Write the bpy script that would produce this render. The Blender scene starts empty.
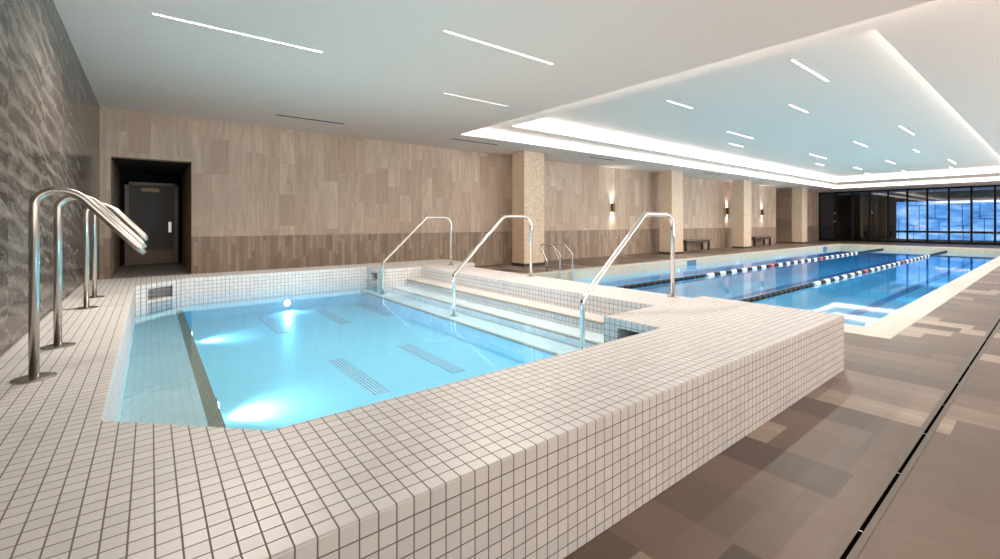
import bpy, bmesh, math, random
from mathutils import Vector
random.seed(7)
S = bpy.context.scene
COL = S.collection

# ------------------------------------------------------------------ camera
F = 444.0                                   # focal length in pixels of a 1000 px wide frame
YAW = math.atan2(444, 564)                  # direction of view: between the world X and Y axes
cam = bpy.data.cameras.new('camera')
cam.sensor_width = 36; cam.sensor_fit = 'HORIZONTAL'
cam.lens = F / 1000 * 36
cam.shift_y = -(279.5 - 222) / 1000
cam.clip_start = .05; cam.clip_end = 300
co = bpy.data.objects.new('camera', cam); COL.objects.link(co)
n_ = math.hypot(564, 444); cc, ss = 564 / n_, 444 / n_
# forward = (ss, cc), right = (cc, -ss)
co.location = (0, 0, 1.5)
co.rotation_euler = (math.pi / 2, 0, -math.atan2(ss, cc))
S.camera = co

# ------------------------------------------------------------------ world, exposure
w = bpy.data.worlds.new('world'); S.world = w; w.use_nodes = True
w.node_tree.nodes['Background'].inputs[0].default_value = (1, .90, .81, 1)
w.node_tree.nodes['Background'].inputs[1].default_value = 1.35
vs = S.view_settings
vs.view_transform = 'Standard'; vs.look = 'None'; vs.gamma = 1; vs.use_curve_mapping = False
vs.exposure = 0.95
cy = S.cycles
cy.use_denoising = True
cy.max_bounces = 8; cy.diffuse_bounces = 4; cy.glossy_bounces = 4
cy.transparent_max_bounces = 10; cy.transmission_bounces = 4
cy.sample_clamp_indirect = 6
cy.caustics_reflective = False; cy.caustics_refractive = False

COVE = 3.4            # strength of the cove light strips
LINE = 9.0           # strength of the linear ceiling lights

# ------------------------------------------------------------------ helpers
class MB:
    def __init__(s): s.v = []; s.f = []
    def _add(s, v, f):
        o = len(s.v); s.v += v; s.f += [tuple(i + o for i in q) for q in f]; return s
    def box(s, x0, x1, y0, y1, z0, z1):
        return s._add([(x0,y0,z0),(x1,y0,z0),(x1,y1,z0),(x0,y1,z0),(x0,y0,z1),(x1,y0,z1),(x1,y1,z1),(x0,y1,z1)],
                      [(0,3,2,1),(4,5,6,7),(0,1,5,4),(1,2,6,5),(2,3,7,6),(3,0,4,7)])
    def prism(s, pts, z0, z1):
        a = sum(pts[i][0]*pts[(i+1)%len(pts)][1]-pts[(i+1)%len(pts)][0]*pts[i][1] for i in range(len(pts)))
        if a < 0: pts = pts[::-1]
        n = len(pts)
        return s._add([(x,y,z0) for x,y in pts]+[(x,y,z1) for x,y in pts],
                      [tuple(range(n-1,-1,-1)), tuple(range(n,2*n))]+[(i,(i+1)%n,(i+1)%n+n,i+n) for i in range(n)])
    def tube(s, pts, r, n=14, caps=True):
        pts = [Vector(p) for p in pts]; rings = []
        t0 = (pts[1]-pts[0]).normalized()
        up = Vector((0,0,1)) if abs(t0.z) < .9 else Vector((1,0,0))
        nx = t0.cross(up).normalized()
        V = []
        for i, p in enumerate(pts):
            if i == 0: t = t0
            elif i == len(pts)-1: t = (p-pts[i-1]).normalized()
            else: t = ((p-pts[i-1]).normalized()+(pts[i+1]-p).normalized()).normalized()
            nx = (nx - t*nx.dot(t)).normalized(); ny = t.cross(nx)
            rr = r[i] if isinstance(r, (list, tuple)) else r
            V += [tuple(p+nx*math.cos(2*math.pi*k/n)*rr+ny*math.sin(2*math.pi*k/n)*rr) for k in range(n)]
        Fc = [(i*n+k, i*n+(k+1)%n, (i+1)*n+(k+1)%n, (i+1)*n+k) for i in range(len(pts)-1) for k in range(n)]
        if caps: Fc += [tuple(range(n-1,-1,-1)), tuple((len(pts)-1)*n+k for k in range(n))]
        return s._add(V, Fc)
    def lathe(s, prof, c, n=24, axis='z'):
        V = []; Fc = []
        for (r, h) in prof:
            for k in range(n):
                a = 2*math.pi*k/n; p = (r*math.cos(a), r*math.sin(a), h)
                if axis == 'x': p = (p[2], p[0], p[1])
                if axis == 'y': p = (p[1], p[2], p[0])
                V.append((c[0]+p[0], c[1]+p[1], c[2]+p[2]))
        m = len(prof)
        Fc = [(i*n+k, i*n+(k+1)%n, (i+1)*n+(k+1)%n, (i+1)*n+k) for i in range(m-1) for k in range(n)]
        Fc += [tuple(range(n-1,-1,-1)), tuple((m-1)*n+k for k in range(n))]
        return s._add(V, Fc)
    def voxels(s, xs, ys, zs, filled):
        ok = {}
        for i in range(len(xs)-1):
            for j in range(len(ys)-1):
                for k in range(len(zs)-1):
                    ok[i,j,k] = filled((xs[i]+xs[i+1])/2, (ys[j]+ys[j+1])/2, (zs[k]+zs[k+1])/2)
        idx = {}
        def vid(i,j,k):
            if (i,j,k) not in idx: idx[i,j,k] = len(s.v); s.v.append((xs[i],ys[j],zs[k]))
            return idx[i,j,k]
        for (i,j,k), o in list(ok.items()):
            if not o: continue
            g = lambda a,b,c: ok.get((a,b,c), False)
            if not g(i-1,j,k): s.f.append((vid(i,j,k),vid(i,j,k+1),vid(i,j+1,k+1),vid(i,j+1,k)))
            if not g(i+1,j,k): s.f.append((vid(i+1,j,k),vid(i+1,j+1,k),vid(i+1,j+1,k+1),vid(i+1,j,k+1)))
            if not g(i,j-1,k): s.f.append((vid(i,j,k),vid(i+1,j,k),vid(i+1,j,k+1),vid(i,j,k+1)))
            if not g(i,j+1,k): s.f.append((vid(i,j+1,k),vid(i,j+1,k+1),vid(i+1,j+1,k+1),vid(i+1,j+1,k)))
            if not g(i,j,k-1): s.f.append((vid(i,j,k),vid(i,j+1,k),vid(i+1,j+1,k),vid(i+1,j,k)))
            if not g(i,j,k+1): s.f.append((vid(i,j,k+1),vid(i+1,j,k+1),vid(i+1,j+1,k+1),vid(i,j+1,k+1)))
        return s
    def build(s, name, mat, parent=None, smooth=False, bevel=0, seg=2):
        me = bpy.data.meshes.new(name)
        org = Vector((0,0,0))
        me.from_pydata([tuple(Vector(v)-org) for v in s.v], [], s.f)
        me.materials.append(mat)
        if smooth:
            for p in me.polygons: p.use_smooth = len(p.vertices) <= 4
        me.update()
        o = bpy.data.objects.new(name, me); COL.objects.link(o)
        if parent is not None:
            o.parent = parent
            o.location = -parent.location if parent.type == 'EMPTY' and parent.parent is None else (0,0,0)
        if bevel:
            b = o.modifiers.new('bevel', 'BEVEL'); b.width = bevel; b.segments = seg; b.limit_method = 'ANGLE'; b.angle_limit = math.radians(40)
        return o

def tag(o, label=None, cat=None, group=None, kind=None):
    if label: o['label'] = label
    if cat: o['category'] = cat
    if group: o['group'] = group
    if kind: o['kind'] = kind
    return o
def empty(name, loc, label=None, cat=None, group=None, kind=None):
    o = bpy.data.objects.new(name, None); COL.objects.link(o); o.location = loc
    o.empty_display_size = .1
    return tag(o, label, cat, group, kind)
def copy_tree(o, loc, parent=None):
    c = o.copy(); COL.objects.link(c)
    if parent is not None: c.parent = parent
    else: c.location = loc
    for ch in list(o.children): copy_tree(ch, None, c)
    return c
def arc(c, r, a0, a1, n, plane='xz', k=0):
    out = []
    for i in range(n+1):
        a = math.radians(a0+(a1-a0)*i/n)
        out.append((c[0]+r*math.cos(a), k, c[1]+r*math.sin(a)) if plane == 'xz' else (k, c[0]+r*math.cos(a), c[1]+r*math.sin(a)))
    return out
def rounded(pts, r, n=7):
    """polyline with its inner corners rounded"""
    P = [Vector(p) for p in pts]; out = [P[0]]
    for i in range(1, len(P)-1):
        rr = r[i-1] if isinstance(r, (list, tuple)) else r
        a = (P[i-1]-P[i]).normalized(); b = (P[i+1]-P[i]).normalized()
        ang = a.angle(b); d = rr/math.tan(ang/2)
        p0 = P[i]+a*d; p1 = P[i]+b*d
        bis = (a+b).normalized(); c = P[i]+bis*(rr/math.sin(ang/2))
        v0 = p0-c; v1 = p1-c; tot = v0.angle(v1)
        for k in range(n+1):
            t = k/n
            v = (v0*math.sin((1-t)*tot)+v1*math.sin(t*tot))/math.sin(tot)
            out.append(c+v)
    out.append(P[-1]); return out

# ------------------------------------------------------------------ node helpers
class NT:
    def __init__(s, name):
        s.m = bpy.data.materials.new(name); s.m.use_nodes = True; s.t = s.m.node_tree
        s.t.nodes.clear(); s.out = s.t.nodes.new('ShaderNodeOutputMaterial')
    def n(s, typ, **kw):
        x = s.t.nodes.new(typ)
        for k, v in kw.items(): setattr(x, k, v)
        return x
    def put(s, sock, v):
        if isinstance(v, bpy.types.NodeSocket): s.t.links.new(v, sock)
        elif v is not None:
            if isinstance(v, tuple) and len(v) == 3 and sock.type == 'RGBA': v = v+(1,)
            sock.default_value = v
    def math(s, op, a, b=None, c=None, clamp=False):
        x = s.n('ShaderNodeMath', operation=op, use_clamp=clamp)
        s.put(x.inputs[0], a)
        if b is not None: s.put(x.inputs[1], b)
        if c is not None: s.put(x.inputs[2], c)
        return x.outputs[0]
    def mix(s, f, a, b, blend='MIX'):
        x = s.n('ShaderNodeMix', data_type='RGBA', blend_type=blend)
        s.put(x.inputs[0], f); s.put(x.inputs[6], a); s.put(x.inputs[7], b); return x.outputs[2]
    def pos(s): return s.n('ShaderNodeNewGeometry').outputs['Position']
    def nrm(s): return s.n('ShaderNodeNewGeometry').outputs['True Normal']
    def sep(s, v):
        x = s.n('ShaderNodeSeparateXYZ'); s.put(x.inputs[0], v); return x.outputs
    def comb(s, a, b, c):
        x = s.n('ShaderNodeCombineXYZ'); s.put(x.inputs[0], a); s.put(x.inputs[1], b); s.put(x.inputs[2], c); return x.outputs[0]
    def noise(s, vec, scale=5, detail=4, rough=.6, dist=0):
        x = s.n('ShaderNodeTexNoise'); s.put(x.inputs['Vector'], vec)
        x.inputs['Scale'].default_value = scale; x.inputs['Detail'].default_value = detail
        x.inputs['Roughness'].default_value = rough; x.inputs['Distortion'].default_value = dist
        return x.outputs[0]
    def white(s, vec):
        x = s.n('ShaderNodeTexWhiteNoise', noise_dimensions='3D'); s.put(x.inputs['Vector'], vec); return x.outputs['Value']
    def ramp(s, f, stops, interp='LINEAR'):
        x = s.n('ShaderNodeValToRGB'); s.put(x.inputs[0], f); r = x.color_ramp; r.interpolation = interp
        while len(r.elements) < len(stops): r.elements.new(.5)
        for e, (p, c) in zip(r.elements, stops): e.position = p; e.color = tuple(c)+(1,) if not isinstance(c, (int, float)) else (c, c, c, 1)
        return x.outputs[0]
    def bump(s, h, strength=.2, dist=.01, normal=None):
        x = s.n('ShaderNodeBump'); x.inputs['Strength'].default_value = strength; x.inputs['Distance'].default_value = dist
        s.put(x.inputs['Height'], h)
        if normal is not None: s.put(x.inputs['Normal'], normal)
        return x.outputs[0]
    def bsdf(s, color, rough=.5, metal=0, normal=None, spec=.5, coat=0):
        b = s.n('ShaderNodeBsdfPrincipled')
        s.put(b.inputs['Base Color'], color); s.put(b.inputs['Roughness'], rough); s.put(b.inputs['Metallic'], metal)
        b.inputs['Specular IOR Level'].default_value = spec
        if coat: b.inputs['Coat Weight'].default_value = coat; b.inputs['Coat Roughness'].default_value = .05
        if normal is not None: s.put(b.inputs['Normal'], normal)
        s.t.links.new(b.outputs[0], s.out.inputs[0]); return s.m
    def emit(s, color, strength):
        e = s.n('ShaderNodeEmission'); s.put(e.inputs[0], color); s.put(e.inputs[1], strength)
        s.t.links.new(e.outputs[0], s.out.inputs[0]); return s.m

def plain(name, col, rough=.5, metal=0, spec=.5): return NT(name).bsdf(col, rough, metal, spec=spec)

def tile_mat(name, tile, grout, mod=.0635, gw=.004, off=(-.18, 1.376, .56), rough=.35, var=.06):
    t = NT(name); p = t.sep(t.pos()); nr = t.sep(t.nrm())
    mask = None; cells = []
    for i in range(3):
        q = t.math('DIVIDE', t.math('SUBTRACT', p[i], off[i]+1e-4), mod)
        fr = t.math('FRACT', q); d = t.math('MINIMUM', fr, t.math('SUBTRACT', 1.0, fr))     # 0 at the joint
        line = t.math('LESS_THAN', d, gw/2/mod)
        face = t.math('LESS_THAN', t.math('ABSOLUTE', nr[i]), .85)
        l = t.math('MULTIPLY', line, face)
        mask = l if mask is None else t.math('MAXIMUM', mask, l)
        cells.append(t.math('MULTIPLY', t.math('FLOOR', q), face))
    rnd = t.white(t.comb(*cells))
    base = t.mix(t.math('MULTIPLY', rnd, 1.0), tuple(c*(1-var) for c in tile), tuple(min(1, c*(1+var)) for c in tile))
    fine = t.noise(t.pos(), 60, 3)
    base = t.mix(t.math('MULTIPLY', fine, .10), base, tuple(c*.75 for c in tile))
    col = t.mix(mask, base, grout)
    hb = t.math('SUBTRACT', 1.0, mask)
    return t.bsdf(col, t.math('ADD', rough, t.math('MULTIPLY', mask, .4)), 0, t.bump(hb, .35, .002))

def plank_mat(name, wdir, ldir, W, L, stops, grout, gw=.003, rough=.4, vein=.35, seed=0., jit=1., streak=(14, 1.1), spec=.4, speck=0, off=0.):
    """staggered stone planks: rows of width W along axis wdir, planks of length about L along axis ldir"""
    t = NT(name); p = t.sep(t.pos())
    qr = t.math('DIVIDE', t.math('ADD', p[wdir], 100.0*W+off), W); row = t.math('FLOOR', qr)
    r1 = t.white(t.comb(row, seed+.37, 1.7)); r2 = t.white(t.comb(row, seed+4.1, 9.2))
    Lr = t.math('MULTIPLY_ADD', r2, L*.5*jit, L*(1-.25*jit))
    ql = t.math('ADD', t.math('DIVIDE', t.math('ADD', p[ldir], 100.0), Lr), t.math('MULTIPLY', r1, 7.0)); cel = t.math('FLOOR', ql)
    rnd = t.white(t.comb(row, cel, seed+2.5)); rnd2 = t.white(t.comb(row, cel, seed+8.5))
    fr = t.math('FRACT', qr); fl = t.math('FRACT', ql)
    dr = t.math('MULTIPLY', t.math('MINIMUM', fr, t.math('SUBTRACT', 1.0, fr)), W)
    dl = t.math('MULTIPLY', t.math('MINIMUM', fl, t.math('SUBTRACT', 1.0, fl)), Lr)
    line = t.math('LESS_THAN', t.math('MINIMUM', dr, dl), gw/2)
    col = t.ramp(rnd, stops)
    # veins run roughly along the plank, a different drawing on each plank
    v = [None]*3
    for i in range(3):
        k = streak[0] if i != ldir else streak[1]
        v[i] = t.math('MULTIPLY_ADD', rnd2, 40.0+i*13, t.math('MULTIPLY', p[i], k))
    nz = t.noise(t.comb(*v), 1.0, 6, .62, .8)
    dark = t.ramp(nz, [(.3, 0), (.75, 1)])
    avg = tuple(sum(s[1][i] for s in stops)/len(stops)*.6 for i in range(3))
    col = t.mix(t.math('MULTIPLY', dark, vein), col, avg)
    if speck:
        sp = t.noise(t.pos(), 260, 2, .7)
        col = t.mix(t.math('MULTIPLY', t.ramp(sp, [(.35, 0), (.7, 1)]), speck), col, avg)
    col = t.mix(line, col, grout)
    h = t.math('SUBTRACT', t.math('MULTIPLY', nz, .4), line)
    return t.bsdf(col, t.math('MULTIPLY_ADD', nz, .2, rough-.1), 0, t.bump(h, .12, .003), spec=spec)

# ------------------------------------------------------------------ materials
M = {}
M['tile'] = tile_mat('white_mosaic_tile', (.64,.615,.60), (.17,.14,.12), gw=.0052)
M['pool_tile'] = tile_mat('underwater_tile', (.80,.84,.84), (.50,.60,.64), rough=.3)
M['spa_plaster'] = plain('pale_aqua_plaster', (.43,.68,.70), .4)
M['bench_tile'] = tile_mat('bench_tile', (.50,.56,.55), (.42,.48,.48), rough=.3)
M['nosing'] = tile_mat('brown_nosing_mosaic', (.24,.215,.155), (.15,.13,.09), mod=.0212, gw=.003)
M['step_nose'] = tile_mat('tan_nosing', (.40,.35,.27), (.3,.26,.2), mod=.0635)
M['lap_tile'] = plain('lap_pool_plaster', (.30,.60,.70), .4)
M['lane_tile'] = plain('lane_marking_tile', (.06,.16,.34), .4)
M['coping'] = plank_mat('cream_coping_stone', 1, 0, .37, 1.2, [(0,(.60,.56,.50)),(1,(.66,.62,.56))], (.45,.41,.36), gw=.004, rough=.45, vein=.10, seed=3., off=-.01)
M['gutter'] = tile_mat('cream_gutter_tile', (.52,.49,.40), (.42,.39,.32), mod=.15)
M['floor'] = plank_mat('brown_stone_paving', 0, 1, .38, .95,
    [(0,(.07,.046,.034)),(.2,(.115,.077,.056)),(.5,(.165,.113,.084)),(.78,(.23,.163,.124)),(.84,(.42,.32,.255)),(1,(.54,.43,.345))],
    (.15,.115,.09), gw=.004, rough=.42, vein=.45, streak=(6, 1.2), seed=11., speck=.6, off=-.24, spec=.45)
M['wall_up'] = plank_mat('beige_stone_planks', 0, 2, .37, 1.05,
    [(0,(.60,.43,.315)),(.35,(.69,.52,.395)),(.7,(.76,.59,.46)),(1,(.84,.68,.545))],
    (.42,.33,.25), gw=.003, rough=.42, vein=.85, streak=(8, .9), seed=5.)
M['wall_low'] = plank_mat('brown_split_stone_strips', 0, 2, .085, .62,
    [(0,(.31,.225,.165)),(.5,(.43,.32,.245)),(1,(.56,.44,.345))],
    (.24,.18,.135), gw=.005, rough=.6, vein=.6, streak=(24, 5), seed=21.)
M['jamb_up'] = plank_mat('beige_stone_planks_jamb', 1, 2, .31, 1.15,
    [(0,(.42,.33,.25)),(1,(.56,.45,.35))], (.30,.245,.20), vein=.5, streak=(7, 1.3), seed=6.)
def marble():
    t = NT('dark_polished_marble'); p = t.pos(); s = t.sep(p)
    # slabs 1.15 m wide, 1.25 m tall, drawing shifted slab by slab
    cy_ = t.math('FLOOR', t.math('DIVIDE', t.math('ADD', s[1], .35), 1.3)); cz = t.math('FLOOR', t.math('DIVIDE', t.math('SUBTRACT', s[2], .56), 1.22))
    rn = t.white(t.comb(cy_, cz, 3.3))
    v = t.comb(t.math('MULTIPLY', rn, 9.0), t.math('MULTIPLY', t.math('ADD', s[1], t.math('MULTIPLY', rn, 5.0)), .30), t.math('MULTIPLY_ADD', s[2], 1.0, t.math('MULTIPLY', s[1], .12)))
    a = t.noise(v, 1.3, 6, .58, 1.6)
    wv = t.n('ShaderNodeTexWave', wave_type='BANDS', bands_direction='Z'); t.put(wv.inputs['Vector'], v)
    wv.inputs['Scale'].default_value = 1.7; wv.inputs['Distortion'].default_value = 7; wv.inputs['Detail'].default_value = 4; wv.inputs['Detail Scale'].default_value = 1.1; wv.inputs['Detail Roughness'].default_value = .58
    b = t.noise(v, 3, 5, .6, 2.5)
    col = t.ramp(a, [(.25,(.028,.024,.021)),(.5,(.085,.073,.064)),(.72,(.17,.15,.133))])
    col = t.mix(t.math('MULTIPLY', t.ramp(wv.outputs[1], [(.5,0),(1,1)]), .28), col, (.36,.325,.295))
    col = t.mix(t.math('MULTIPLY', t.ramp(b, [(.5,0),(.56,1),(.62,0)]), .2), col, (.45,.41,.37))
    fine = t.noise(t.comb(0.0, t.math('MULTIPLY', s[1], 5.0), t.math('MULTIPLY_ADD', s[2], 22.0, t.math('MULTIPLY', wv.outputs[1], 3.0))), 1.0, 5, .7, 1.0)
    col = t.mix(t.math('MULTIPLY', t.ramp(fine, [(.52,0),(.75,1)]), .5), col, (.30,.27,.245))
    # long thin diagonal calcite lines
    dg = t.comb(0.0, t.math('MULTIPLY', s[1], .30), t.math('MULTIPLY', t.math('ADD', s[2], t.math('MULTIPLY', s[1], .26)), 4.0))
    c = t.noise(dg, 1.0, 3, .5, .4)
    col = t.mix(t.math('MULTIPLY', t.ramp(c, [(.60,0),(.62,1),(.635,0)]), .5), col, (.36,.33,.30))
    fy = t.math('FRACT', t.math('DIVIDE', t.math('ADD', s[1], .35), 1.3)); fz = t.math('FRACT', t.math('DIVIDE', t.math('SUBTRACT', s[2], .56), 1.22))
    ln = t.math('MAXIMUM', t.math('LESS_THAN', fy, .003), t.math('LESS_THAN', fz, .003))
    col = t.mix(ln, col, (.16,.14,.12))
    m = t.bsdf(col, .16, 0, spec=.5); m.node_tree.nodes['Principled BSDF'].inputs['IOR'].default_value = 1.10; return m
M['marble'] = marble()
def column_mat():
    t = NT('cream_pebble_mosaic'); p = t.pos()
    v = t.n('ShaderNodeTexVoronoi'); t.put(v.inputs['Vector'], p); v.inputs['Scale'].default_value = 42
    g = t.math('LESS_THAN', .55, v.outputs['Distance'])
    sp = t.sep(v.outputs['Color'])
    col = t.ramp(sp[0], [(0,(.58,.42,.28)),(.5,(.74,.57,.42)),(1,(.86,.73,.58))])
    return t.bsdf(col, .5, 0, t.bump(v.outputs['Distance'], .3, .004))
M['column'] = column_mat()
M['ceiling'] = plain('white_painted_plaster', (.89,.80,.755), .85, spec=.2)
M['white'] = plain('white_paint', (.8,.8,.78), .5)
def steel():
    t = NT('brushed_stainless_steel'); p = t.sep(t.pos())
    n = t.noise(t.comb(t.math('MULTIPLY', p[0], 90.), t.math('MULTIPLY', p[1], 90.), t.math('MULTIPLY', p[2], 90.)), 1, 3)
    return t.bsdf((.52,.485,.45), .24, 1)
M['steel'] = steel()
M['chrome'] = plain('polished_chrome', (.80,.79,.78), .08, 1)
M['black'] = plain('black_metal', (.008,.007,.007), .5, spec=.15)
M['bronze'] = plain('bronze_metal', (.22,.15,.085), .35, .8)
M['darkwood'] = plain('dark_wood', (.055,.04,.03), .45)
M['slatwood'] = plain('bench_seat_wood', (.24,.18,.135), .5)
M['door'] = plain('grey_brown_door', (.125,.10,.078), .4)
M['kick'] = plain('brushed_kick_plate', (.17,.135,.11), .4, .6)
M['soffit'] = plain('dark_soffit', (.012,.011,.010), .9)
M['void'] = plain('dark_opening', (.002,.002,.002), .9, spec=0)
M['rope_black'] = plain('black_float', (.008,.007,.008), .5, spec=.2)
M['rope_white'] = plain('white_float', (.8,.8,.8), .4)
M['rope_red'] = plain('red_float', (.5,.05,.03), .4)
M['grate'] = tile_mat('perforated_grate', (.02,.05,.08), (.66,.76,.78), mod=.034, gw=.013, off=(0,0,0))
M['cove_soft'] = NT('cove_led_strip_soft').emit((1,.92,.84), COVE*.55)
M['cove_near'] = NT('cove_led_strip_near').emit((1,.92,.84), COVE*3.0)
M['cove_low'] = NT('cove_led_strip_low').emit((1,.92,.84), COVE*.75)
M['cove'] = NT('cove_led_strip').emit((1,.92,.84), COVE)
def led(k=LINE):
    t = NT('led_lens'); p = t.sep(t.pos())
    fr = t.math('FRACT', t.math('DIVIDE', p[0], .068))
    on = t.math('GREATER_THAN', fr, .3)
    return t.emit((1,.90,.80), t.math('MULTIPLY_ADD', on, k-.16, .16))
M['led'] = led()
M['led_near'] = led(9.)
M['led_dim'] = NT('led_lens_dim').emit((1,.97,.93), 1.0)
M['sconce_lens'] = NT('sconce_lens').emit((1,.92,.82), 25)
M['lap_lens'] = NT('lap_lamp_lens').emit((.6,.88,1), 1.6)
M['pool_lens'] = NT('pool_lamp_lens').emit((.75,.93,1), 12)

def water_surface(name, col, dens, scale, bump, glass_col=(1,1,1), ior=1.33):
    t = NT(name); p = t.pos()
    n1 = t.noise(p, scale, 3, .55, .5)
    nb = t.bump(n1, bump, .05)
    fr = t.n('ShaderNodeFresnel'); fr.inputs[0].default_value = ior; t.put(fr.inputs['Normal'], nb)
    tr = t.n('ShaderNodeBsdfTransparent'); t.put(tr.inputs[0], glass_col)
    gl = t.n('ShaderNodeBsdfGlossy'); gl.inputs['Roughness'].default_value = .03; t.put(gl.inputs['Normal'], nb); t.put(gl.inputs[0], (1,1,1))
    # only the upper face mirrors
    up = t.math('GREATER_THAN', t.sep(t.nrm())[2], .5)
    mx = t.n('ShaderNodeMixShader'); t.put(mx.inputs[0], t.math('MULTIPLY', fr.outputs[0], up))
    t.t.links.new(tr.outputs[0], mx.inputs[1]); t.t.links.new(gl.outputs[0], mx.inputs[2])
    t.t.links.new(mx.outputs[0], t.out.inputs[0])
    va = t.n('ShaderNodeVolumeAbsorption'); t.put(va.inputs[0], col); va.inputs[1].default_value = dens
    t.t.links.new(va.outputs[0], t.out.inputs[1])
    return t.m
M['spa_water'] = water_surface('clear_spa_water', (.14,.70,.94), .62, 2.5, .05)
M['lap_water'] = water_surface('clear_lap_water', (.08,.66,.94), .52, 1.6, .016, ior=1.25)

def glass():
    t = NT('dark_tinted_glass')
    fr = t.n('ShaderNodeFresnel'); fr.inputs[0].default_value = 1.6
    tr = t.n('ShaderNodeBsdfTransparent'); t.put(tr.inputs[0], (.5,.5,.52))
    gl = t.n('ShaderNodeBsdfGlossy'); gl.inputs['Roughness'].default_value = .02; t.put(gl.inputs[0], (1,.97,.94))
    mx = t.n('ShaderNodeMixShader'); t.put(mx.inputs[0], fr.outputs[0])
    t.t.links.new(tr.outputs[0], mx.inputs[1]); t.t.links.new(gl.outputs[0], mx.inputs[2])
    t.t.links.new(mx.outputs[0], t.out.inputs[0]); return t.m
M['glass'] = glass()
def blue():  # cloudy blue glow of the panel added behind the far glass
    t = NT('blue_panel_glow'); p = t.sep(t.pos())
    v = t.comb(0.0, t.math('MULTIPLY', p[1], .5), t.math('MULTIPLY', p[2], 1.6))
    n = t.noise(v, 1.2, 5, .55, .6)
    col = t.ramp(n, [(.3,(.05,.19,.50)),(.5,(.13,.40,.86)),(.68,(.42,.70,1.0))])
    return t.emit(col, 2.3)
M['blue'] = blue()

# ================================================================== THE SETTING
TOP = .56; H1 = 3.9; H2 = 4.15; H3 = 4.5
XW = -.83; YW = 12.4; YR = -3.2; XG = 43.0; LAND = .28
# lap pool basin
LX0, LX1, LY0, LY1 = 8.0, 36.2, 1.75, 9.22
# main floor with the pool cut out
xs = [XW, LX0, LX1, XG+6]; ys = [YR, LY0, LY1, YW+.0]
fl = MB().voxels([XW-.0, -.19, 4.46, LX0, LX1, XG+6], [YR, 1.5, 9.06, LY0, LY1, YW] if False else sorted([YR, 1.5, LY0, 9.06, LY1, YW]), [-.2, 0],
    lambda x,y,z: not (LX0 < x < LX1 and LY0 < y < LY1) and not (-.19 < x < 4.46 and 1.5 < y < 9.06))
tag(fl.build('floor', M['floor']), kind='structure')
# raised landing and recess floor behind the spa
r = MB(); r.box(XW, 1.6, 9.75, YW, 0, LAND); r.box(-.85+.15, .78, YW, 16.2, 0, LAND)
tag(r.build('floor_entrance_landing', M['tile']), kind='structure')
r = MB(); r.box(1.6, 1.95, 9.75, YW, 0, LAND*.5)
tag(r.build('floor_landing_step', M['tile']), kind='structure')

# left wall
tag(MB().box(XW-.2, XW, YR, YW+.2, 0, H1).build('wall_left', M['marble']), kind='structure')
# back wall: opening of the entrance recess, niche with a door near the far end
RX0, RX1, RZ = -.66, .74, 2.88
NX0, NX1 = 34.2, 38.3
WZ = 1.16
def wall_boxes(z0, z1):
    b = MB()
    for a0, a1 in ((XW, RX0), (RX1, NX0), (NX1, XG)):
        b.box(a0, a1, YW, YW+.3, z0, z1)
    return b
b = wall_boxes(WZ, H1); b.box(RX0, RX1, YW, YW+.3, RZ, H1)
wb = b.build('wall_back', M['wall_up']); tag(wb, kind='structure')
b = MB(); b.box(XW, RX0, YW, YW+.3, 0, WZ); b.box(RX1, NX0, YW-.012, YW+.3, 0, WZ); b.box(NX1, XG, YW-.012, YW+.3, 0, WZ)
tag(b.build('wall_back_wainscot', M['wall_low']), kind='structure')
# recess walls and soffit
b = MB(); b.box(RX0-.1, RX0, YW+.3, 16.2, LAND, RZ); b.box(RX1, RX1+.1, YW+.3, 16.2, LAND, RZ)
tag(b.build('wall_recess_sides', M['jamb_up']), kind='structure')
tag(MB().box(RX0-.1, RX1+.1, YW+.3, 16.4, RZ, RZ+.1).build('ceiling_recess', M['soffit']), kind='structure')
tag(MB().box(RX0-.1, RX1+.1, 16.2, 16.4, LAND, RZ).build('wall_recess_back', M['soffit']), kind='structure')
# far niche
b = MB(); b.box(NX0-.1, NX0, YW+.3, YW+2.2, 0, H1); b.box(NX1, NX1+.1, YW+.3, YW+2.2, 0, H1); b.box(NX0-.1, NX1+.1, YW+2.2, YW+2.4, 0, H1)
tag(b.build('wall_niche', M['wall_up']), kind='structure')
tag(MB().box(NX0, NX1, YW, YW+2.2, -.2, 0).build('floor_niche', M['floor']), kind='structure')

# ceiling: slab, first raised soffit, upper ceiling
OX0, OX1, OY0, OY1 = 6.68, 38.9, .05, 10.25
IX0, IX1, IY0, IY1 = 7.85, 36.0, 1.60, 9.50
c = MB().voxels([XW-.2, OX0, OX1, XG+6], [YR-.2, OY0, OY1, YW+2.4], [H1, H1+.03], lambda x,y,z: not (OX0<x<OX1 and OY0<y<OY1))
c.voxels([OX0-.3, IX0, IX1, OX1+.3], [OY0-.3, IY0, IY1, OY1+.3], [H2, H2+.03], lambda x,y,z: not (IX0<x<IX1 and IY0<y<IY1))
c.box(IX0-.3, IX1+.3, IY0-.3, IY1+.3, H3, H3+.03)
# vertical faces behind the lamps
for (x0,x1,y0,y1,z0,z1) in ((OX0,OX1,OY0,OY1,H1+.03,H2),(IX0,IX1,IY0,IY1,H2+.03,H3)):
    c.box(x0-.12,x0-.09,y0-.12,y1+.12,z0,z1); c.box(x1+.09,x1+.12,y0-.12,y1+.12,z0,z1)
    c.box(x0-.12,x1+.12,y0-.12,y0-.09,z0,z1); c.box(x0-.12,x1+.12,y1+.09,y1+.12,z0,z1)
tag(c.build('ceiling', M['ceiling']), kind='structure')
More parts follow.
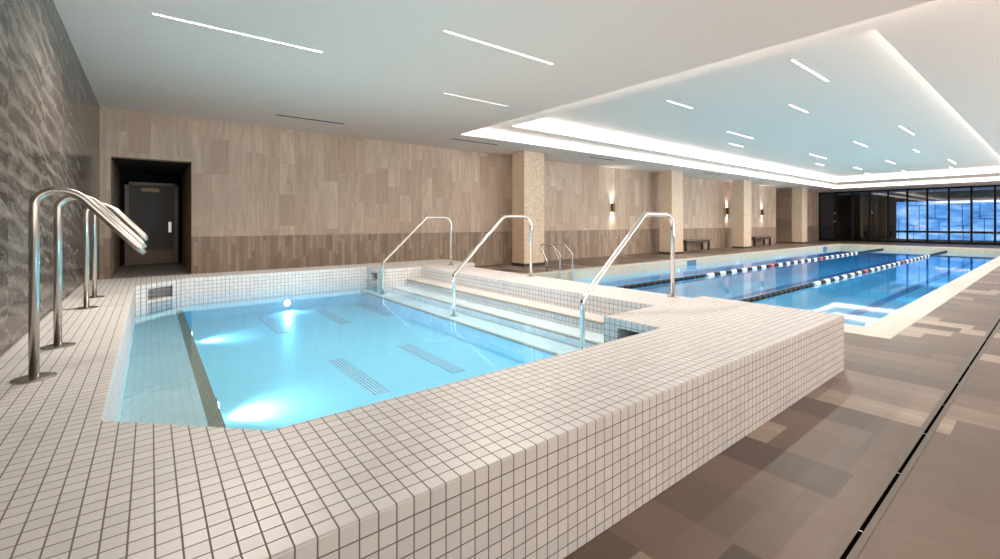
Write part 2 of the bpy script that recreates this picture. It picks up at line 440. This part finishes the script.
# LED cove diffusers on the risers, one long run per side
def cove(x0,x1,y0,y1,z0,z1,where,mat):
    for nm, a in (('far', (x1-.0,x1+.03,y0,y1)), ('near', (x0-.03,x0,y0,y1)), ('right', (x0,x1,y0-.03,y0)), ('rear', (x0,x1,y1,y1+.03))):
        side = {'far':'at the far end by the windows','near':'at the near end by the spa','right':'on the side away from the columns','rear':'on the column side'}[nm]
        o = MB().box(*a, z0, z1).build('cove_light', M[('cove_near' if mat == 'cove_low' else 'cove_soft') if nm == 'near' else mat])
        tag(o, 'glowing strip of the %s cove, %s' % (where, side), 'cove light')
cove(OX0,OX1,OY0,OY1,H1+.03,H2-.08,'outer lower','cove_low')
cove(IX0,IX1,IY0,IY1,H2+.03,H3-.17,'inner upper','cove')

# ================================================================== RAISED SPA POOL
SX0, SX1, SXT, SY0, SY1 = -.18, 3.56, 4.45, 2.22, 9.05
WZS = .285
spa = empty('spa_pool', (2.0, 5.5, 0), 'raised square-mosaic spa pool with turquoise water and steps, in the foreground', 'spa pool')
def solid(x, y, z):
    inside = False
    if XW < x < 5.52 and 1.376 < y < 2.85: inside = True
    if XW < x < SX0 and 1.376 < y < 9.75: inside = True
    if XW < x < 5.83 and SY1 < y < 9.75: inside = True
    if SX1 < x < 5.83 and 8.33 < y < 9.75: inside = True
    if SXT < x < 5.29 and 2.8 < y < 8.4: inside = True
    if SX0 < x < SX1 and SY0 < y < SY1: inside = False
    if SX1 < x < SXT and 2.85 < y < 8.33: inside = False
    # overflow openings
    if .30 < z < .47 and SX1 < x < SX1+.45 and (2.36 < y < 2.68 or 8.50 < y < 8.82): inside = False
    return inside
vx = sorted([XW+.002, SX0, SX1, SX1+.45, SXT, 5.29, 5.52, 5.83]); vy = sorted([1.376, SY0, 2.36, 2.68, 2.85, 8.33, 8.50, 8.82, SY1, 9.75])
sur = MB().voxels(vx, vy, [0, .30, .47, TOP], solid).build('surround', M['tile'], spa, bevel=.007)
tag(sur, 'small white square tiles with brown joints')
CH = .60
fc = MB().prism([(SX0-.02,SY0-.02),(SX0+CH,SY0-.02),(SX0+CH,SY0),(SX0,SY0+CH),(SX0-.02,SY0+CH)], -.15, TOP-.0005)
fc.build('corner_surround', M['tile'], spa)
# rear-left chamfer with its overflow opening, line y = x + 8.60
YC = lambda x: x+8.60
rc = MB()
tri = [(SX0-.02,SY1+.02),(SX0-.02,YC(SX0)),(SX0,YC(SX0)),(SY1-8.60,SY1),(SY1-8.60,SY1+.02)]
rc.prism(tri, -.15, .30); rc.prism(tri, .48, TOP-.0005)
rc.prism([(SX0-.02,SY1+.02),(SX0-.02,YC(SX0)),(SX0,YC(SX0)),(-.03,YC(-.03)),(-.03,SY1+.02)], .30, .48)
rc.prism([(.28,YC(.28)),(SY1-8.60,SY1),(SY1-8.60,SY1+.02),(.28,SY1+.02)], .30, .48)
rc.build('corner_surround', M['tile'], spa)
# basin floor and walls below the deck
FZ = -.15
b = MB(); b.box(SX0-.01, SXT+.01, SY0-.01, SY1+.01, FZ-.1, FZ)
b.box(SX0-.012, SX0+.004, SY0, SY1, FZ, .10); b.box(SX0, SX1, SY1-.004, SY1+.01, FZ, .10); b.box(SX0, SX1, SY0-.01, SY0+.004, FZ, .10)
b.box(SX1-.004, SX1+.01, SY0, 2.85, FZ, .10); b.box(SX1-.004, SX1+.01, 8.33, SY1, FZ, .10)
b.prism([(SX0,YC(SX0)-.004),(SY1-8.60+.004,SY1),(SX0,SY1)], FZ, .10)
b.build('basin', M['spa_plaster'], spa)
b = MB(); z0, z1 = .098, .110
b.box(SY1-8.60, SX1, SY1-.012, SY1-.001, z0, z1); b.prism([(SX0,YC(SX0)-.014),(SY1-8.60+.008,SY1-.008),(SY1-8.60,SY1),(SX0,YC(SX0))], z0, z1)
b.build('waterline_trim', M['step_nose'], spa)
tag(MB().box(SX0, .325, SY0, SY1-.02, FZ, .05).build('bench', M['bench_tile'], spa), 'shallow pale teal bench shelf')
MB().box(.325, .42, SY0, SY1-.02, FZ, .052).build('bench_edge', M['nosing'], spa)
for (x0, z, zn) in ((3.42, .08, 1), (3.79, .19, 2), (4.12, .33, 3)):
    x1 = SXT
    MB().box(x0+.02, x1, 2.86 if x0 > SX1 else 2.23, 8.32 if x0 > SX1 else 9.04, FZ, z).build('step', M['pool_tile'] if zn < 3 else M['tile'], spa) if zn > 1 else \
        MB().voxels([x0+.02, SX1, x1], [2.23, 2.86, 8.32, 9.04], [FZ, z], lambda x,y,zz: x < SX1 or 2.86 < y < 8.32).build('step', M['pool_tile'], spa)
    MB().box(x0, x0+.032, 2.86 if x0 > SX1 else 2.23, 8.32 if x0 > SX1 else 9.04, z-.02, z+.002).build('step_nosing', M['step_nose'], spa)
for (x, y) in ((1.55, 7.85), (2.50, 7.95), (3.32, 8.05), (1.74, 4.72), (2.67, 4.8)):
    g = MB().box(x-.085, x+.085, y-.68, y+.68, FZ-.01, FZ+.004).build('jet_grate', M['grate'], spa)
# underwater lamps: rear wall, bench riser; front wall pair unseen, added for brightness
def pool_lamp(parent, c, d, power, spread=1.9, size=.16, color=(.8,.95,1)):
    ax = 'x' if abs(d[0]) > .5 else 'y'
    sgn = d[0] if ax == 'x' else d[1]
    prof = [(.085, 0), (.085, .012*sgn), (.07, .018*sgn)]
    lamp = MB().lathe(prof, c, 20, ax).build('underwater_lamp', M['chrome'], parent, smooth=False)
    c2 = (c[0]+d[0]*.019, c[1]+d[1]*.019, c[2])
    lens = MB().lathe([(.06, 0), (.05, .006*sgn)], c2, 20, ax).build('lens', M['pool_lens' if parent is spa else 'lap_lens'], lamp)
    lens.location = (0,0,0)
    L = bpy.data.lights.new('pool_lamp_light', 'SPOT'); L.energy = power; L.color = color; L.spot_size = math.radians(130); L.spot_blend = 1.0; L.shadow_soft_size = .05
    lo = bpy.data.objects.new('pool_lamp_light', L); COL.objects.link(lo)
    lo.location = (c[0]+d[0]*.10, c[1]+d[1]*.10, c[2])
    lo.rotation_euler = Vector((d[0], d[1], -.22)).to_track_quat('-Z', 'Y').to_euler()
for c, d, pw in (((2.02, SY1-.005, -.02), (0,-1), 34), ((.421, 7.35, -.05), (1,0), 45), ((.421, 4.35, -.05), (1,0), 58), ((1.2, SY0+.005, -.03), (0,1), 90), ((2.3, SY0+.005, -.03), (0,1), 90)):
    pool_lamp(spa, c, d, pw)
# water body
wt = MB().voxels([SX0-.005, SX1, SXT+.005], [SY0-.005, 2.855, 8.325, SY1+.005], [FZ-.05, WZS], lambda x,y,z: x < SX1 or 2.855 < y < 8.325).build('water', M['spa_water'], spa)
tag(wt, 'clear turquoise water')

# ================================================================== LAP POOL
LZ = -.22; LB = -.60
lap = empty('lap_pool', (22, 5.5, 0), 'long blue lap pool with cream stone coping beside the row of columns', 'swimming pool')
cp = MB().voxels(sorted([7.40, LX0, LX1, LX1+.9]), sorted([LY0-.38, LY0, LY1, LY1+.38]), [-.05, .012], lambda x,y,z: not (LX0<x<LX1 and LY0<y<LY1))
cp.build('coping', M['coping'], lap, bevel=.006)
t_ = .05
g = MB().voxels([LX0-t_, LX0, LX1, LX1+t_], [LY0-t_, LY0, LY1, LY1+t_], [LB, -.055], lambda x,y,z: not (LX0<x<LX1 and LY0<y<LY1))
g.box(LX0-t_, LX1+t_, LY0-t_, LY1+t_, LB-.1, LB)
g.build('basin', M['lap_tile'], lap)
g = MB().voxels([LX0, LX0+.01, LX1-.01, LX1], [LY0, LY0+.01, LY1-.01, LY1], [-.26, -.005], lambda x,y,z: not (LX0+.01<x<LX1-.01 and LY0+.01<y<LY1-.01))
g.build('waterline_band', M['gutter'], lap)
for y in (2.95, 5.6, 8.1):
    MB().box(LX0+1.6, LX1-1.6, y-.11, y+.11, LB-.01, LB+.004).build('lane_marking', M['lane_tile'], lap)
# small wall niches on the column side
for x in (17.0, 33.0):
    MB().box(x-.35, x+.35, LY1-.014, LY1-.004, -.24, -.03).build('wall_niche_opening', M['lane_tile'], lap)
for x in (11., 16., 21., 26., 31.):
    pool_lamp(lap, (x, LY1-.012, -.38), (0,-1), 70, color=(1,.95,.86))
    if x > 15: pool_lamp(lap, (x, LY0+.012, -.38), (0,1), 70, color=(1,.95,.86))
wt = MB().box(LX0-.004, LX1+.004, LY0-.004, LY1+.004, LB-.05, LZ).build('water', M['lap_water'], lap)
tag(wt, 'clear blue water')

# lane ropes
def lane(y, x0, xb0, xb1, x1, label):
    o = empty('lane_rope', (x0, y, LZ), label, 'lane rope', 'lane ropes of the lap pool')
    z = LZ+.03
    MB().tube([(x0, y, z), (x1, y, z)], .012, 8).build('cable', M['rope_black'], o)
    prof = lambda r, L: [(r*.55, 0), (r, L*.12), (r, L*.88), (r*.55, L)]
    for a, b in ((x0+.05, xb0), (xb1, x1-.05)):
        n = max(1, int((b-a)/.30)); q = MB()
        for k in range(n): q.lathe(prof(.055, .28), (a+k*.30, y, z), 10, 'x')
        q.build('black_floats', M['rope_black'], o)
    n = int((xb1-xb0)/.40)
    for k in range(n):
        m = 'rope_red' if k in (12, 26) else ('rope_white' if k % 2 == 0 else 'rope_black')
        nm = {'rope_red':'red_float','rope_white':'white_float','rope_black':'black_float'}[m]
        MB().lathe(prof(.06, .39), (xb0+k*.40, y, z), 12, 'x').build(nm, M[m], o)
lane(4.2, LX0, 14.2, 31.0, LX1, 'black and white float line across the lap pool, nearer the paved side')
lane(7.0, LX0, 13.9, 30.5, LX1, 'black and white float line across the lap pool, nearer the columns')

# ================================================================== RAILS
def flange(parent, x, y, z, r=.06):
    return MB().lathe([(r, 0), (r, .006), (r*.75, .012), (.030, .016)], (x, y, z), 24).build('flange', M['steel'], parent, smooth=False)
def side_rail(y, label):
    o = empty('handrail', (-.55, y, TOP), label, 'handrail', 'handrails along the marble wall')
    pts = rounded([(-.55, y, TOP), (-.55, y, 1.70), (-.365, y, 1.685), (-.03, y, 1.29)], [.095, .15], 9)
    rr = [.024]*len(pts)
    p2 = pts[:-1]+[pts[-1]+(pts[-2]-pts[-1]).normalized()*.06, pts[-1]]
    MB().tube(p2, [.024]*(len(p2)-1)+[.014], 20).build('rail', M['steel'], o, smooth=True)
    flange(o, -.55, y, TOP, .10)
side_rail(3.83, 'curved steel handrail on the tile deck by the marble wall, nearest of the four')
side_rail(4.70, 'curved steel handrail on the tile deck by the marble wall, second nearest')
side_rail(6.60, 'curved steel handrail on the tile deck by the marble wall, third nearest')
side_rail(7.48, 'curved steel handrail on the tile deck by the marble wall, farthest of the four')
def step_rail(y, label, xi=3.60):
    o = empty('handrail', (5.17, y, TOP), label, 'handrail', 'handrails over the spa steps')
    pts = rounded([(xi, y, .08), (xi, y, .70), (4.57, y, 1.59), (5.17, y, 1.59), (5.17, y, TOP)], [.08, .10, .16], 8)
    MB().tube(pts, .0255, 20).build('rail', M['chrome'], o, smooth=True)
    flange(o, 5.17, y, TOP, .07); flange(o, xi, y, .08, .055)
step_rail(3.05, 'polished steel grab rail over the spa steps, beside the front tiled block', 3.475)
step_rail(5.70, 'polished steel grab rail over the spa steps, middle of the three')
step_rail(8.30, 'polished steel grab rail over the spa steps, farthest, by the stone wall')
# lap pool ladder
la = empty('pool_ladder', (9.7, 9.4, 0), 'steel two-rail ladder at the lap pool edge near the first column', 'pool ladder')
for x in (9.42, 9.95):
    pts = rounded([(x, 9.68, .0), (x, 9.68, .33), (x+.0, 10.02, .84), (x, 9.42, .80), (x, 9.13, .55), (x, 9.13, -.5)], [.10, .09, .2, .12], 6)
    MB().tube(pts, .022, 14).build('rail', M['chrome'], la, smooth=True)
for z in (-.32, -.5):
    MB().box(9.42, 9.95, 9.09, 9.17, z-.015, z+.015).build('rung', M['steel'], la)

# ================================================================== FLOOR DRAIN
dr = empty('floor_drain', (8, .609, 0), 'long narrow slot drain with steel edges running through the brown paving', 'drain')
b = MB(); b.box(.8, 42, .572, .600, -.01, .003); b.box(.8, 42, .618, .646, -.01, .003); b.build('edge_frame', M['kick'], dr)
MB().box(.8, 42, .600, .618, -.012, .0012).build('slot', M['void'], dr)
for k in range(24):
    x = 1.9+k*.8
    MB().box(x, x+.010, .600, .618, -.004, .0026).build('bridge', M['steel'], dr)

# ================================================================== COLUMNS
cols_ = [(9.85, 10.78, 'first from the spa, beside the ladder'), (18.9, 19.9, 'second from the spa, beside the first bench'), (26.35, 27.35, 'third from the spa'), (35.4, 36.4, 'farthest, next to the window wall')]
for x0, x1, wh in cols_:
    o = empty('column', ((x0+x1)/2, 11.5, 0), 'square cream pebble-mosaic column, %s' % wh, 'column', 'columns beside the lap pool')
    MB().box(x0, x1, 11.2, 11.82, .10, H1).build('shaft', M['column'], o)
    MB().box(x0-.012, x1+.012, 11.188, 11.832, 0, .10).build('plinth', M['darkwood'], o)

# ================================================================== BENCHES
def bench(x0, x1, label):
    o = empty('bench', ((x0+x1)/2, 12.05, 0), label, 'bench', 'benches against the stone wall')
    for k in range(4):
        MB().box(x0, x1, 11.82+k*.13, 11.935+k*.13, .53, .59).build('seat_slat', M['slatwood'], o, bevel=.004)
    b = MB(); b.box(x0+.03, x1-.03, 11.84, 11.88, .41, .53); b.box(x0+.03, x1-.03, 12.26, 12.30, .41, .53)
    b.box(x0+.03, x0+.07, 11.84, 12.30, .41, .53); b.box(x1-.07, x1-.03, 11.84, 12.30, .41, .53)
    b.build('apron', M['darkwood'], o)
    for x in (x0+.03, x1-.13):
        for y in (11.84, 12.20): MB().box(x, x+.10, y, y+.10, 0, .41).build('leg', M['darkwood'], o)
bench(21.3, 23.8, 'dark wooden bench against the stone wall between the second and third column')
bench(29.4, 31.9, 'dark wooden bench against the stone wall between the third and farthest column')

# ================================================================== SCONCES
for x, wh in ((16.08, 'between the first and second column'), (26.9, 'just behind the third column'), (31.8, 'between the third and farthest column')):
    o = empty('wall_sconce', (x, YW-.012, 2.14), 'bronze up-and-down wall lamp on the stone wall %s' % wh, 'wall lamp', 'wall lamps on the stone wall')
    b = MB(); y1 = YW-.0; y0 = y1-.13; x0, x1 = x-.075, x+.075
    b.box(x0, x0+.008, y0, y1, 1.96, 2.32); b.box(x1-.008, x1, y0, y1, 1.96, 2.32); b.box(x0, x1, y0, y0+.008, 1.96, 2.32); b.box(x0, x1, y1-.008, y1, 1.96, 2.32)
    b.build('housing', M['bronze'], o)
    MB().box(x0+.01, x1-.01, y0+.01, y1-.01, 2.26, 2.27).build('up_lens', M['sconce_lens'], o)
    MB().box(x0+.01, x1-.01, y0+.01, y1-.01, 2.01, 2.02).build('down_lens', M['sconce_lens'], o)
    for z, up in ((2.33, 1), (1.95, -1)):
        L = bpy.data.lights.new('sconce_light', 'SPOT'); L.energy = 26; L.color = (1,.92,.82); L.spot_size = math.radians(80); L.spot_blend = .8; L.shadow_soft_size = .03
        lo = bpy.data.objects.new('sconce_light', L); COL.objects.link(lo); lo.location = (x, YW-.09, z)
        lo.rotation_euler = Vector((0, .12, up)).to_track_quat('-Z', 'Y').to_euler()

# ================================================================== CEILING LIGHTS AND VENTS
def line_light(x0, x1, y, z, mat, label, group, wd=.017, watts=360, ns=5):
    o = empty('linear_light', ((x0+x1)/2, y, z), label, 'ceiling light', group)
    b = MB(); t = .012
    b.box(x0-t, x1+t, y-wd-t, y-wd, z-.006, z); b.box(x0-t, x1+t, y+wd, y+wd+t, z-.006, z); b.box(x0-t, x0, y-wd, y+wd, z-.006, z); b.box(x1, x1+t, y-wd, y+wd, z-.006, z)
    b.build('trim_frame', M['white'], o)
    MB().box(x0, x1, y-wd, y+wd, z-.003, z).build('lens', M[mat], o)
    for k in range(ns):
        L = bpy.data.lights.new('linear_light_beam', 'SPOT'); L.energy = watts/ns; L.color = (1,.90,.80); L.spot_size = math.radians(165); L.spot_blend = 1.0; L.shadow_soft_size = .03
        lo = bpy.data.objects.new('linear_light_beam', L); COL.objects.link(lo); lo.location = (x0+(x1-x0)*(k+.5)/ns, y, z-.04)
line_light(0, 1.9, 6.48, H1, 'led_near', 'dotted linear light in the low ceiling, nearest the marble wall', 'linear lights in the low ceiling')
line_light(2.89, 4.8, 4.8, H1, 'led_near', 'dotted linear light in the low ceiling, right of the other two', 'linear lights in the low ceiling')
line_light(4.29, 5.81, 7.13, H1, 'led_dim', 'dim short linear light in the low ceiling above the spa steps', 'linear lights in the low ceiling', watts=60, ns=2)
up = [(10.04,11.22,6.06,'third row, nearest'),(9.32,11.34,3.11,'largest and nearest of all'),(12.83,14.16,4.34,'just beyond the largest'),(15.03,16.99,6.9,'longer of the column-side pair'),(17.34,18.56,7.9,'shorter of the column-side pair'),
 (18.4,20.53,3.18,'long one near the right cove edge'),(20.58,22.4,4.84,'long one in the middle of the ceiling'),(24.77,25.91,3.84,'short one near the right cove edge'),(22.86,25.12,6.95,'longer of the second pair'),
 (26.77,28.03,7.87,'shorter of the second pair'),(28.15,30.04,5.37,'middle of the far third'),(30.03,32.4,3.43,'far right, the longer'),(34.2,35.7,3.86,'far right, the shorter and farthest'),(30.24,31.9,7.12,'far left, above the farthest column'),
 (34.33,35.52,5.82,'farthest in the middle, the shorter'),(34.4,35.85,7.54,'farthest on the column side')]
for x0, x1, y, wh in up:
    line_light(x0, x1, y, H3, 'led', 'slim linear light in the raised ceiling, %s' % wh, 'linear lights in the raised ceiling', .02, 170*(x1-x0)/1.5, 2)
for x0, x1, y, wh in ((2.19,3.72,10.87,'nearest the entrance recess'),(6.81,8.46,10.87,'just before the first column'),(12.77,14.13,10.8,'beyond the first column'),(21.2,22.8,10.8,'beyond the second column')):
    o = empty('slot_vent', ((x0+x1)/2, y, H1), 'dark narrow air slot in the low ceiling, %s' % wh, 'air vent', 'air slots in the low ceiling')
    MB().box(x0, x1, y-.045, y+.045, H1-.008, H1).build('slot', M['void'], o)
    b = MB(); b.box(x0-.01, x1+.01, y-.055, y-.045, H1-.008, H1); b.box(x0-.01, x1+.01, y+.045, y+.055, H1-.008, H1); b.build('trim_frame', M['white'], o)

# ================================================================== ENTRANCE DOOR IN THE RECESS
d = empty('door_1', (.05, 16.1, LAND), kind='structure')
DX0, DX1, DY = -.47, .55, 16.12
b = MB(); b.box(DX0-.09, DX0, DY-.05, DY+.05, LAND, 2.62); b.box(DX1, DX1+.09, DY-.05, DY+.05, LAND, 2.62); b.box(DX0-.09, DX1+.09, DY-.05, DY+.05, 2.54, 2.62)
b.build('door_frame', M['kick'], d)
MB().box(DX0, DX1, DY-.02, DY+.02, LAND+.01, 2.54).build('door_leaf', M['door'], d)
MB().box(DX0+.02, DX1-.02, DY-.026, DY-.02, LAND+.03, LAND+.42).build('kick_plate', M['kick'], d)
MB().box(-.2, .2, DY-.06, DY-.02, 2.36, 2.46).build('door_closer', M['bronze'], d)
b = MB(); b.box(DX1-.14, DX1-.07, DY-.04, DY-.02, 1.2, 1.5); b.tube([(DX1-.13, DY-.09, 1.33), (DX1-.24, DY-.09, 1.33)], .012, 10); b.tube([(DX1-.12, DY-.02, 1.33), (DX1-.12, DY-.09, 1.33)], .012, 10)
b.build('door_handle', M['steel'], d)
# door of the far niche
d2 = empty('door_2', (37.3, YW+2.1, 0), kind='structure')
b = MB(); b.box(36.5, 36.6, YW+2.08, YW+2.2, 0, 2.7); b.box(38.1, 38.2, YW+2.08, YW+2.2, 0, 2.7); b.box(36.5, 38.2, YW+2.08, YW+2.2, 2.6, 2.7); b.build('door_frame', M['black'], d2)
MB().box(36.6, 38.1, YW+2.12, YW+2.18, 0.01, 2.6).build('door_leaf', M['black'], d2)
MB().tube([(36.75, YW+2.07, 1.0), (36.75, YW+2.07, 1.5)], .015, 8).build('door_handle', M['steel'], d2)

# ================================================================== WINDOW WALL AT THE FAR END
wn = empty('window_1', (XG, 6, 0), kind='structure')
ymul = [12.36, 11.27, 10.20, 9.13, 8.07, 7.0, 5.95, 4.88, 3.81, 2.76, 1.7, .63, -.44, -1.5, YR]
b = MB(); b.box(XG-.06, XG+.06, YR, YW, 0, .14); b.box(XG-.06, XG+.06, YR, YW, H1-.10, H1)
b.build('frame_rail', M['black'], wn)
for y in ymul: MB().box(XG-.08, XG+.06, y-.05, y+.05, .0, H1).build('mullion', M['black'], wn)
for i in range(len(ymul)-1):
    ya, yb = ymul[i+1]+.035, ymul[i]-.035
    MB().box(XG-.006, XG+.006, ya, yb, .14, H1-.10).build('pane', M['glass'], wn)
    g = MB(); t = .014; x0, x1 = XG+.01, XG+.03; wd = yb-ya
    def V(f, z0, z1): y = yb-f*wd; g.box(x0, x1, y-t, y+t, z0, z1)
    def Hh(f0, f1, z): g.box(x0, x1, yb-f1*wd, yb-f0*wd, z-t, z+t)
    if i % 2 == 0: V(.35, 1.72, 3.8); Hh(0, 1, 1.72); V(.55, .14, 1.72)
    else: V(.42, 2.68, 3.8); Hh(0, 1, 2.68); V(.60, .7, 2.68); Hh(.0, .6, 1.25) if i % 4 == 1 else Hh(.35, 1, 1.25); V(.3 if i % 4 == 1 else .65, .14, 1.25)
    g.build('glazing_bar', M['black'], wn)
# the room beyond: dark walls and an added panel glowing blue through the glass
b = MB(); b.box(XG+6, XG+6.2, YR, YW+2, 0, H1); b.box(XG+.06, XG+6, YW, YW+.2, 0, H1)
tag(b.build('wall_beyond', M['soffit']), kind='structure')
wb2 = MB().box(XG+5.6, XG+5.7, -2.6, 8.6, .12, 3.15).build('glow_panel', M['blue']); tag(wb2, kind='structure')
MB().box(XG+5.52, XG+5.6, -2.6, 8.6, .64, .80).build('panel_rail', M['black'], wb2)
M['dark_gloss'] = plain('dark_polished_floor', (.02,.02,.022), .12, spec=.9)
tag(MB().box(XG+.07, XG+5.6, YR, YW, .001, .006).build('floor_beyond', M['dark_gloss']), kind='structure')
# lever handles on the leftmost pane
hd = empty('door_3', (XG-.05, 11.27, 0), kind='structure')
for z in (1.55, 2.2):
    MB().box(XG-.12, XG-.08, 11.27-.05, 11.27+.12, z-.04, z+.04).build('door_handle', M['steel'], hd)
